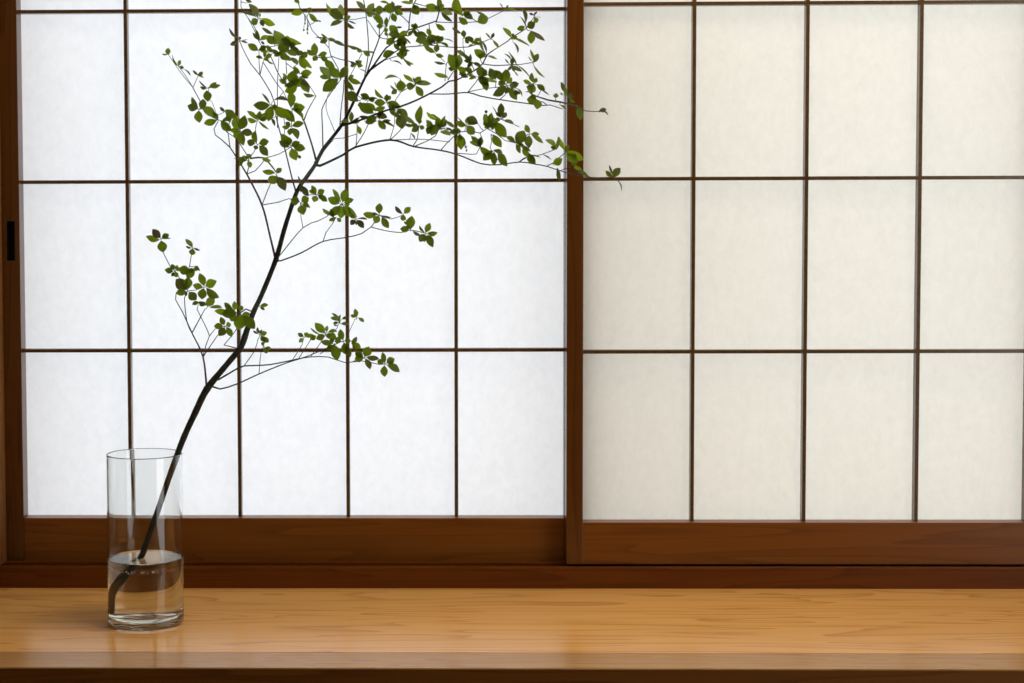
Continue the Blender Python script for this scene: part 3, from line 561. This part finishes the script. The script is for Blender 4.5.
# nearest twig for each leaf cluster
segs = []
for k, (m, pls) in T.items():
    for pl in pls:
        sp = smooth_path(pl, 4)
        for a in sp: segs.append((a.x, a.y, k))
for a in smooth_path(MAIN, 4):
    if a.y < 330: segs.append((a.x, a.y, None))

clusters = []
for lf in leaves:
    bu, bv = lf[0], lf[1]
    best = None
    for c in clusters:
        d = math.hypot(c['c'][0] - bu, c['c'][1] - bv)
        if d < 6.0 and (best is None or d < best[0]): best = (d, c)
    if best:
        c = best[1]; c['l'].append(lf); n = len(c['l'])
        c['c'] = (c['c'][0] + (bu - c['c'][0]) / n, c['c'][1] + (bv - c['c'][1]) / n)
    else: clusters.append({'c': (bu, bv), 'l': [lf]})

# a few further small leaves half hidden in the full clusters
rnd = random.Random(11)
for c in clusters:
    if len(c['l']) < 2: continue
    u, v = c['c']
    dense = (315 < u < 475 and 80 < v < 150) or (370 < u < 450 and v < 60) or (255 < u < 310 and 30 < v < 130) or (460 < u < 525 and 60 < v < 150)
    for q in range(2 if dense else (1 if rnd.random() < .45 else 0)):
        a = rnd.uniform(0, 2 * PI); ll = rnd.uniform(7, 11)
        c['l'].append((u + 1.5 * math.cos(a), v + 1.5 * math.sin(a), u + ll * math.cos(a), v + ll * .8 * math.sin(a), rnd.uniform(2.4, 5.5)))

VIEW = (ROT @ Vector((0, 0, 1))).normalized()      # from the branch towards the room
def leaf_mesh(bm, col, p0, p1, wid, roll, tone, side):
    d = p1 - p0; Lg = d.length; d.normalize()
    n = VIEW - d * VIEW.dot(d); n.normalize()
    s = d.cross(n).normalized()
    s2 = s * math.cos(roll) + n * math.sin(roll); n2 = n * math.cos(roll) - s * math.sin(roll)
    PR = [(0, .05), (.10, .36), (.24, .74), (.42, .98), (.58, 1.0), (.74, .78), (.88, .42), (.96, .13), (1, 0.0)]
    cup = random.uniform(.10, .26) * random.choice((1, 1, -1)); arch = random.uniform(-.05, .13)
    twist = random.uniform(-.2, .2); bend = random.uniform(-.06, .06)
    rows_ = []
    for t, w in PR:
        mid = p0 + d * (Lg * t) + n2 * (-arch * Lg * 4 * (t - .5) ** 2 + arch * Lg) + s2 * (bend * Lg * 4 * t * (1 - t))
        a = twist * (t - .5)
        ss = s2 * math.cos(a) + n2 * math.sin(a)
        r = []
        for q in (-1, -.5, 0, .5, 1):
            h = wid / 2 * w
            r.append(bm.verts.new(mid + ss * (h * q) + n2 * (cup * h * (abs(q) ** 1.4))))
        rows_.append(r)
    fs = []
    for a, b in zip(rows_, rows_[1:]):
        for i in range(4):
            fs.append(bm.faces.new((a[i], a[i + 1], b[i + 1], b[i])))
    for f in fs:
        f.smooth = True
        for lp in f.loops: lp[col] = (tone, side, 0, 1)

twig_bms = {k: bmesh.new() for k in T}
by_branch = {k: [] for k in T}
for c in clusters:
    cu, cv = c['c']
    best = min(segs, key=lambda s: (s[0] - cu) ** 2 + (s[1] - cv) ** 2)
    k = best[2]
    if k is None:
        b2 = min((s for s in segs if s[2]), key=lambda s: (s[0] - cu) ** 2 + (s[1] - cv) ** 2); k = b2[2]
    c['near'] = best; by_branch[k].append(c)
    if math.hypot(best[0] - cu, best[1] - cv) > .8:
        mu, mv = (best[0] + cu) / 2, (best[1] + cv) / 2
        stem_tube(twig_bms[k], [(best[0], best[1], .75), (mu, mv + 1.0, .65), (cu, cv, .6)], 6)

for k, (m, pls) in T.items():
    tb = twig_bms[k]
    for pl in pls: stem_tube(tb, [(u, v, w * 1.05) for u, v, w in pl], 7)
    tw = link('side_branch', tb, m, smooth=True); adopt(tw, br)
    for c in by_branch[k]:
        bm = bmesh.new(); col = bm.loops.layers.float_color.new('tone')
        hub = bp(*c['c'])
        Ybase = hub.y - random.uniform(.003, .013)
        ct = random.uniform(-.12, .12)
        for (bu, bv, tu, tv, w) in c['l']:
            Ly = Ybase + random.uniform(-.003, .003)
            p0 = at(bu, bv, Ly)
            lp = math.hypot(tu - bu, tv - bv) * PXM
            tru = max(w * 1.03 * PXM, .56 * lp)
            app = w * 1.03 * PXM
            roll = math.acos(min(1, app / tru)) * random.choice((1, -1))
            tilt = random.uniform(-.55, .55) if w > 3 else random.uniform(-.3, .3)
            p1 = at(tu, tv, Ly + lp * tilt)
            tone = min(1, max(0, (.16 if w < 3.2 else .58) + ct + random.gauss(0, .20)))
            leaf_mesh(bm, col, p0, p1, tru, roll, tone, random.random())
            # petiole from hub
            tube(bm, [(hub, .00045), ((hub + p0) / 2, .0004), (p0 + (p1 - p0) * .06, .0004)], 5)
        bm.loops.layers.float_color.verify()
        o = link('leaf_cluster', bm, leaf_m, None)
        # keep parent chain: cluster -> side branch -> branch
        o.parent = tw; o.matrix_parent_inverse = (Matrix.Translation(br.location)).inverted() @ Matrix.Identity(4)
        o.matrix_parent_inverse = Matrix.Identity(4)

# hanging flower buds near the top
for (k, pts) in (('centre_up', [(305, 23.5), (308, 26), (303.8, 30), (307.2, 29.3), (307.5, 33.2), (305.2, 19.5)]), ('right_low', [(465.5, 147), (466.5, 150.5), (464.2, 145)])):
    bm = bmesh.new()
    for (u, v) in pts:
        bmesh.ops.create_icosphere(bm, subdivisions=2, radius=.0014, matrix=Matrix.Translation(bp(u, v)) @ Matrix.Diagonal((1, 1, 1.4, 1)))
        stem_tube(bm, [(u, v - 1, .5), (u + .3, v - 5, .5)], 5)
    adopt(link('flower_buds', bm, bud_m, smooth=True), br)

# ------------------------------------------------------------------ light
w = bpy.data.worlds.new('sky'); S.world = w; w.use_nodes = True; nt = w.node_tree; nt.nodes.clear()
wo = nt.nodes.new('ShaderNodeOutputWorld'); bg = nt.nodes.new('ShaderNodeBackground')
bg.inputs['Color'].default_value = (1.0, 1.0, 1.0, 1); bg.inputs['Strength'].default_value = 2.03
nt.links.new(bg.outputs[0], wo.inputs[0])

def area(name, loc, target, sx, sy, power, col):
    l = bpy.data.lights.new(name, 'AREA'); l.shape = 'RECTANGLE'; l.size = sx; l.size_y = sy; l.energy = power; l.color = col
    o = bpy.data.objects.new(name, l); COL.objects.link(o); o.location = loc
    o.rotation_euler = (Vector(target) - Vector(loc)).to_track_quat('-Z', 'Y').to_euler(); return o
area('doorway_light', (WR + .02, (DY0 + DY1) / 2, 1.05), (0, (DY0 + DY1) / 2 + .6, .8), 1.3, 1.8, 5.5, (1, .80, .55))

area('overhead_fill', (.40, -.48, 2.36), (.35, -.36, 0), 1.1, .35, 20, (1, .86, .66))  # unseen overhead fill, added to brighten the counter top

cd.dof.use_dof = True
cd.dof.focus_distance = (Vector((vb.x, vb.y, .8)) - CAM).length
cd.dof.aperture_fstop = 7.0

S.view_settings.view_transform = 'Standard'; S.view_settings.look = 'None'
S.view_settings.exposure = 0.0; S.view_settings.gamma = 1.0
S.view_settings.use_curve_mapping = False
S.cycles.max_bounces = 16; S.cycles.transmission_bounces = 14; S.cycles.diffuse_bounces = 5; S.cycles.glossy_bounces = 6
S.cycles.caustics_refractive = True; S.cycles.caustics_reflective = False
S.cycles.sample_clamp_indirect = 6.0
S.cycles.use_denoising = True
